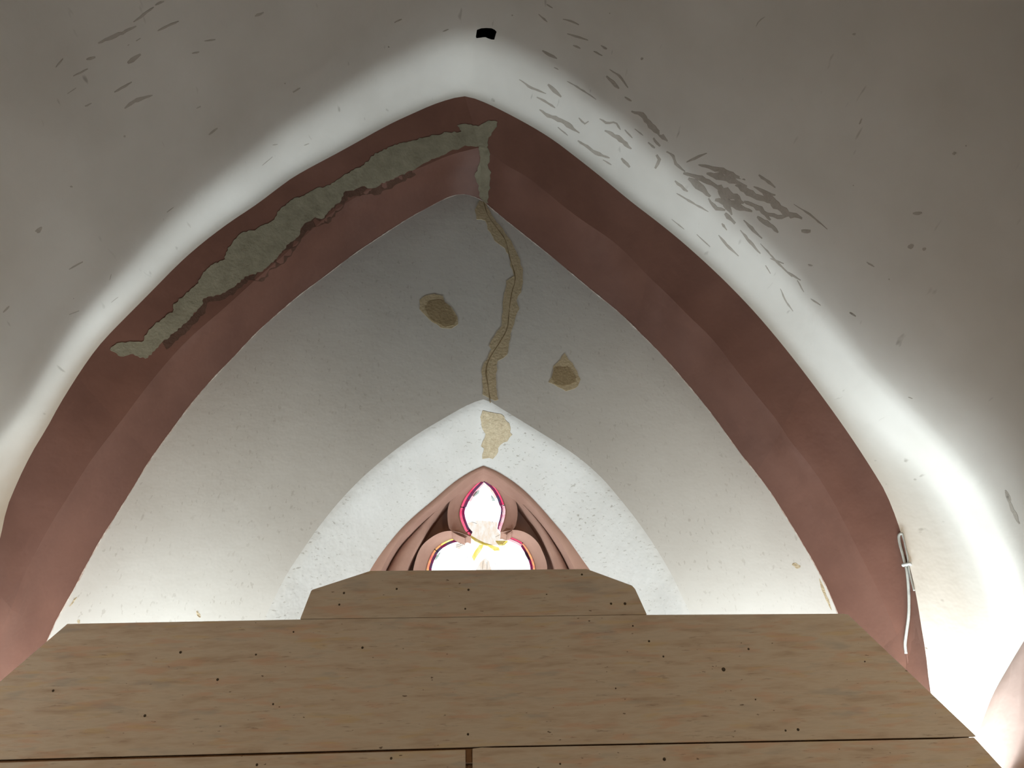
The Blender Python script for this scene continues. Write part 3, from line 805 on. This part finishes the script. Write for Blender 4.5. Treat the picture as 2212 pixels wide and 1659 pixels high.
S8 = [([(60,60),(130,110),(220,145)],14),([(230,90),(260,120),(310,165)],25),([(345,70),(400,100),(520,180)],10),([(600,0),(660,40),(710,110)],12),([(580,40),(620,80),(655,115)],20),([(690,165),(730,190)],12),
 ([(165,165),(220,195),(275,230)],16),([(180,240),(240,280),(320,310),(420,380)],30),([(290,345),(350,395)],8),([(410,425),(460,460),(520,500),(600,530)],22),([(560,540),(610,570)],8),([(415,290),(450,325),(475,310)],12),
 ([(540,295),(580,320),(635,315),(665,360)],14),([(570,365),(650,410),(730,475)],28),([(690,360),(735,410)],9),([(750,355),(800,395)],8),([(730,250),(790,270),(850,340),(955,435)],36),([(860,410),(900,460)],20),([(830,435),(870,470)],14),
 ([(670,530),(720,585)],20),([(880,510),(900,545),(870,590)],25),([(940,490),(975,510),(1000,570),(1050,610)],24),([(1060,555),(1180,500)],14),([(1130,570),(1260,600),(1410,660)],30),([(990,665),(1065,730)],20),([(1190,770),(1230,830),(1290,840)],22),
 ([(1490,630),(1590,705)],20),([(1500,720),(1640,850),(1750,890)],46),([(1700,805),(1800,870),(1900,955)],10),([(1745,965),(1800,965)],28),([(1380,960),(1500,1100)],18),([(1400,900),(1510,1010)],18),([(1250,990),(1310,1060),(1370,1115)],14),
 ([(1500,1040),(1600,1150),(1690,1240)],12),([(1660,1210),(1740,1260)],12),([(1620,1310),(1650,1380),(1695,1445)],10),([(1120,985),(1200,1060)],6),([(970,895),(1045,955)],6),([(1785,1165),(1812,1172)],10),([(2135,1150),(2180,1180)],10),([(2035,1450),(2070,1475)],12),([(1800,1370),(1860,1410)],8),
 ([(1040,620),(1150,650),(1250,700)],34),([(1070,650),(1140,700),(1200,760)],40),([(1180,620),(1300,650),(1420,700)],46),([(1200,680),(1310,740),(1400,800)],50),([(1230,780),(1330,800),(1450,850)],44),([(1290,860),(1350,920)],30),([(1350,690),(1480,760),(1590,800)],40),([(1400,790),(1500,830),(1560,900)],36),([(1480,880),(1560,930),(1605,975)],30),([(1250,720),(1290,790),(1330,870)],36),([(1530,860),(1600,880),(1680,870)],30),
 ([(1460,700),(1540,740),(1590,750)],22),([(1000,740),(1100,800),(1190,850)],12),([(1560,1130),(1640,1160)],10),([(1720,1260),(1760,1330)],8),([(1560,1220),(1530,1170)],7),([(1270,920),(1300,960)],14)]
for p, w in S8: scar(tr(p, 1100, 150, 2.765), w / 2.765 * 1.15)
S5 = [([(1465,95),(1525,150)],14),([(1630,130),(1690,145),(1740,170)],12),([(1660,230),(1800,275)],14),([(1700,310),(1750,330)],12),([(1490,345),(1590,400)],20),([(2170,400)],24),([(480,155),(530,130)],12),([(440,320)],14),([(1520,30),(1560,55)],12),([(1285,105)],14),([(1950,90)],10),([(810,215),(850,200)],8),([(1570,460),(1600,475)],9),([(1890,310),(1930,335)],16),([(1840,350),(1900,380)],10)]
for p, w in S5: scar(tr(p, 700, 0, 3.16), w / 3.16 * 1.1)
S1 = [([(670,295),(800,240),(930,180)],30),([(910,150),(1050,50)],20),([(1060,35),(1120,10)],20),([(1075,210),(1220,145)],17),([(870,310),(960,260)],12),([(870,430),(960,370)],34),([(780,630),(900,560)],20),([(850,740),(920,690),(1040,650)],30),([(500,520),(600,470)],14),([(380,460),(430,400)],12),([(590,405),(650,390)],22),([(460,640),(520,600)],10),([(580,725),(625,705)],14),([(1740,110),(1800,85)],22),([(1425,920),(1485,875)],16),([(1395,280),(1470,270)],12),([(240,1580),(285,1550)],22),([(850,930)],22),([(1340,740),(1380,720)],10),([(2000,630),(2050,600)],14),([(1790,1130),(1860,1070)],6),([(1140,1450),(1185,1415)],6),([(1945,570)],14),([(1860,990),(1895,985)],8),([(2075,992),(2110,980)],8),([(1310,365),(1360,355)],16)]
for p, w in S1: scar(tr(p, 0, 0, 3.16), w / 3.16, M_SCAR2)
S7 = [([(110,190),(130,150),(175,120)],10),([(815,245)],28),([(850,890),(870,850)],16),([(1530,1100)],32),([(1235,1530),(1300,1525)],28),([(808,1330)],14),([(1615,1045)],14)]
for p, w in S7: scar(tr(p, 1600, 0, 3.319), w / 3.319, M_SCAR2)
S9 = [([(740,90)],44),([(820,105)],32),([(480,185),(520,210)],10),([(375,485),(410,505)],14),([(725,990),(750,1000)],8),([(130,205),(155,202)],12),([(1305,1545),(1335,1610)],22),([(610,285)],12)]
for p, w in S9: scar(tr(p, 1700, 500, 2.766), w / 2.766, M_SCAR2)
scar([(2172,1062),(2186,1098),(2202,1132)], 10, M_SCAR2)
S0 = [([(240,460),(270,430)],25),([(450,700),(540,650)],12),([(715,770),(725,730)],5),([(20,980),(60,940)],16),([(450,995),(515,970)],8),([(465,160)],18),([(725,915),(770,880)],4),([(480,890)],8)]
for p, w in S0: scar(tr(p, 0, 350, 3.017), w / 3.017, M_SCAR2)
# stains on the end wall
for p, w in (([(1712,1218),(1728,1226)],14),([(1770,1250),(1782,1285),(1796,1318)],7),([(150,1310),(166,1290)],4),([(425,1320),(432,1334)],8),([(168,1340),(172,1346)],8)):
    scar(p, w, M_BARE, 'wall', 'plaster_stain')
# scuffs on the rib side of the arch
for p, w in (([(2000,1400),(2003,1412)],9),):
    scar(p, w, M_SCAR, 'vault')

# ------------------------------------------------------------------ cable
def on_surface(px, off):
    out = []
    for x, y in px:
        best = None
        for b in (arch_bvh, vault_bvh):
            loc, nor, idx, d = b.ray_cast(CAM, ray(x, y))
            if loc is not None and (best is None or d < best[1]): best = (loc, d, nor)
        loc, d, nor = best
        if nor.dot(CAM - loc) < 0: nor = -nor
        out.append(loc + nor * off)
    return out
cable = bpy.data.objects.new('cable', None); C.objects.link(cable)
thing(cable, 'grey cable hanging in a loop down the right side of the red arch', 'cable')
def cpart(name, px, r, mat, flat=1.0, off=None):
    v, f = tube(resample(chaikin(on_surface(px, off if off is not None else r), 2), 60), r, 8, flat)
    return mesh(name, v, f, mat, cable)
cpart('cable_run', [(1960,1412),(1957.5,1393),(1959,1378),(1961,1364),(1966,1331),(1967,1297),(1965,1259),(1962,1232),(1959,1220),(1956,1210),(1952,1195),(1946,1175),(1943.5,1160),(1945,1152.5),(1949,1154)], .0105, M_CABLE)
cpart('cable_return', [(1949,1153),(1952,1165),(1956,1185),(1961,1206),(1964,1222),(1969,1246),(1977,1276)], .007, M_CABLE)
cpart('cable_tail', [(1960,1411),(1962,1425),(1963.5,1440),(1966,1452)], .004, M_RED)
cpart('cable_clip', [(1954.5,1221),(1960,1220),(1966.5,1219)], .013, M_CLIP, 1.0, .014)
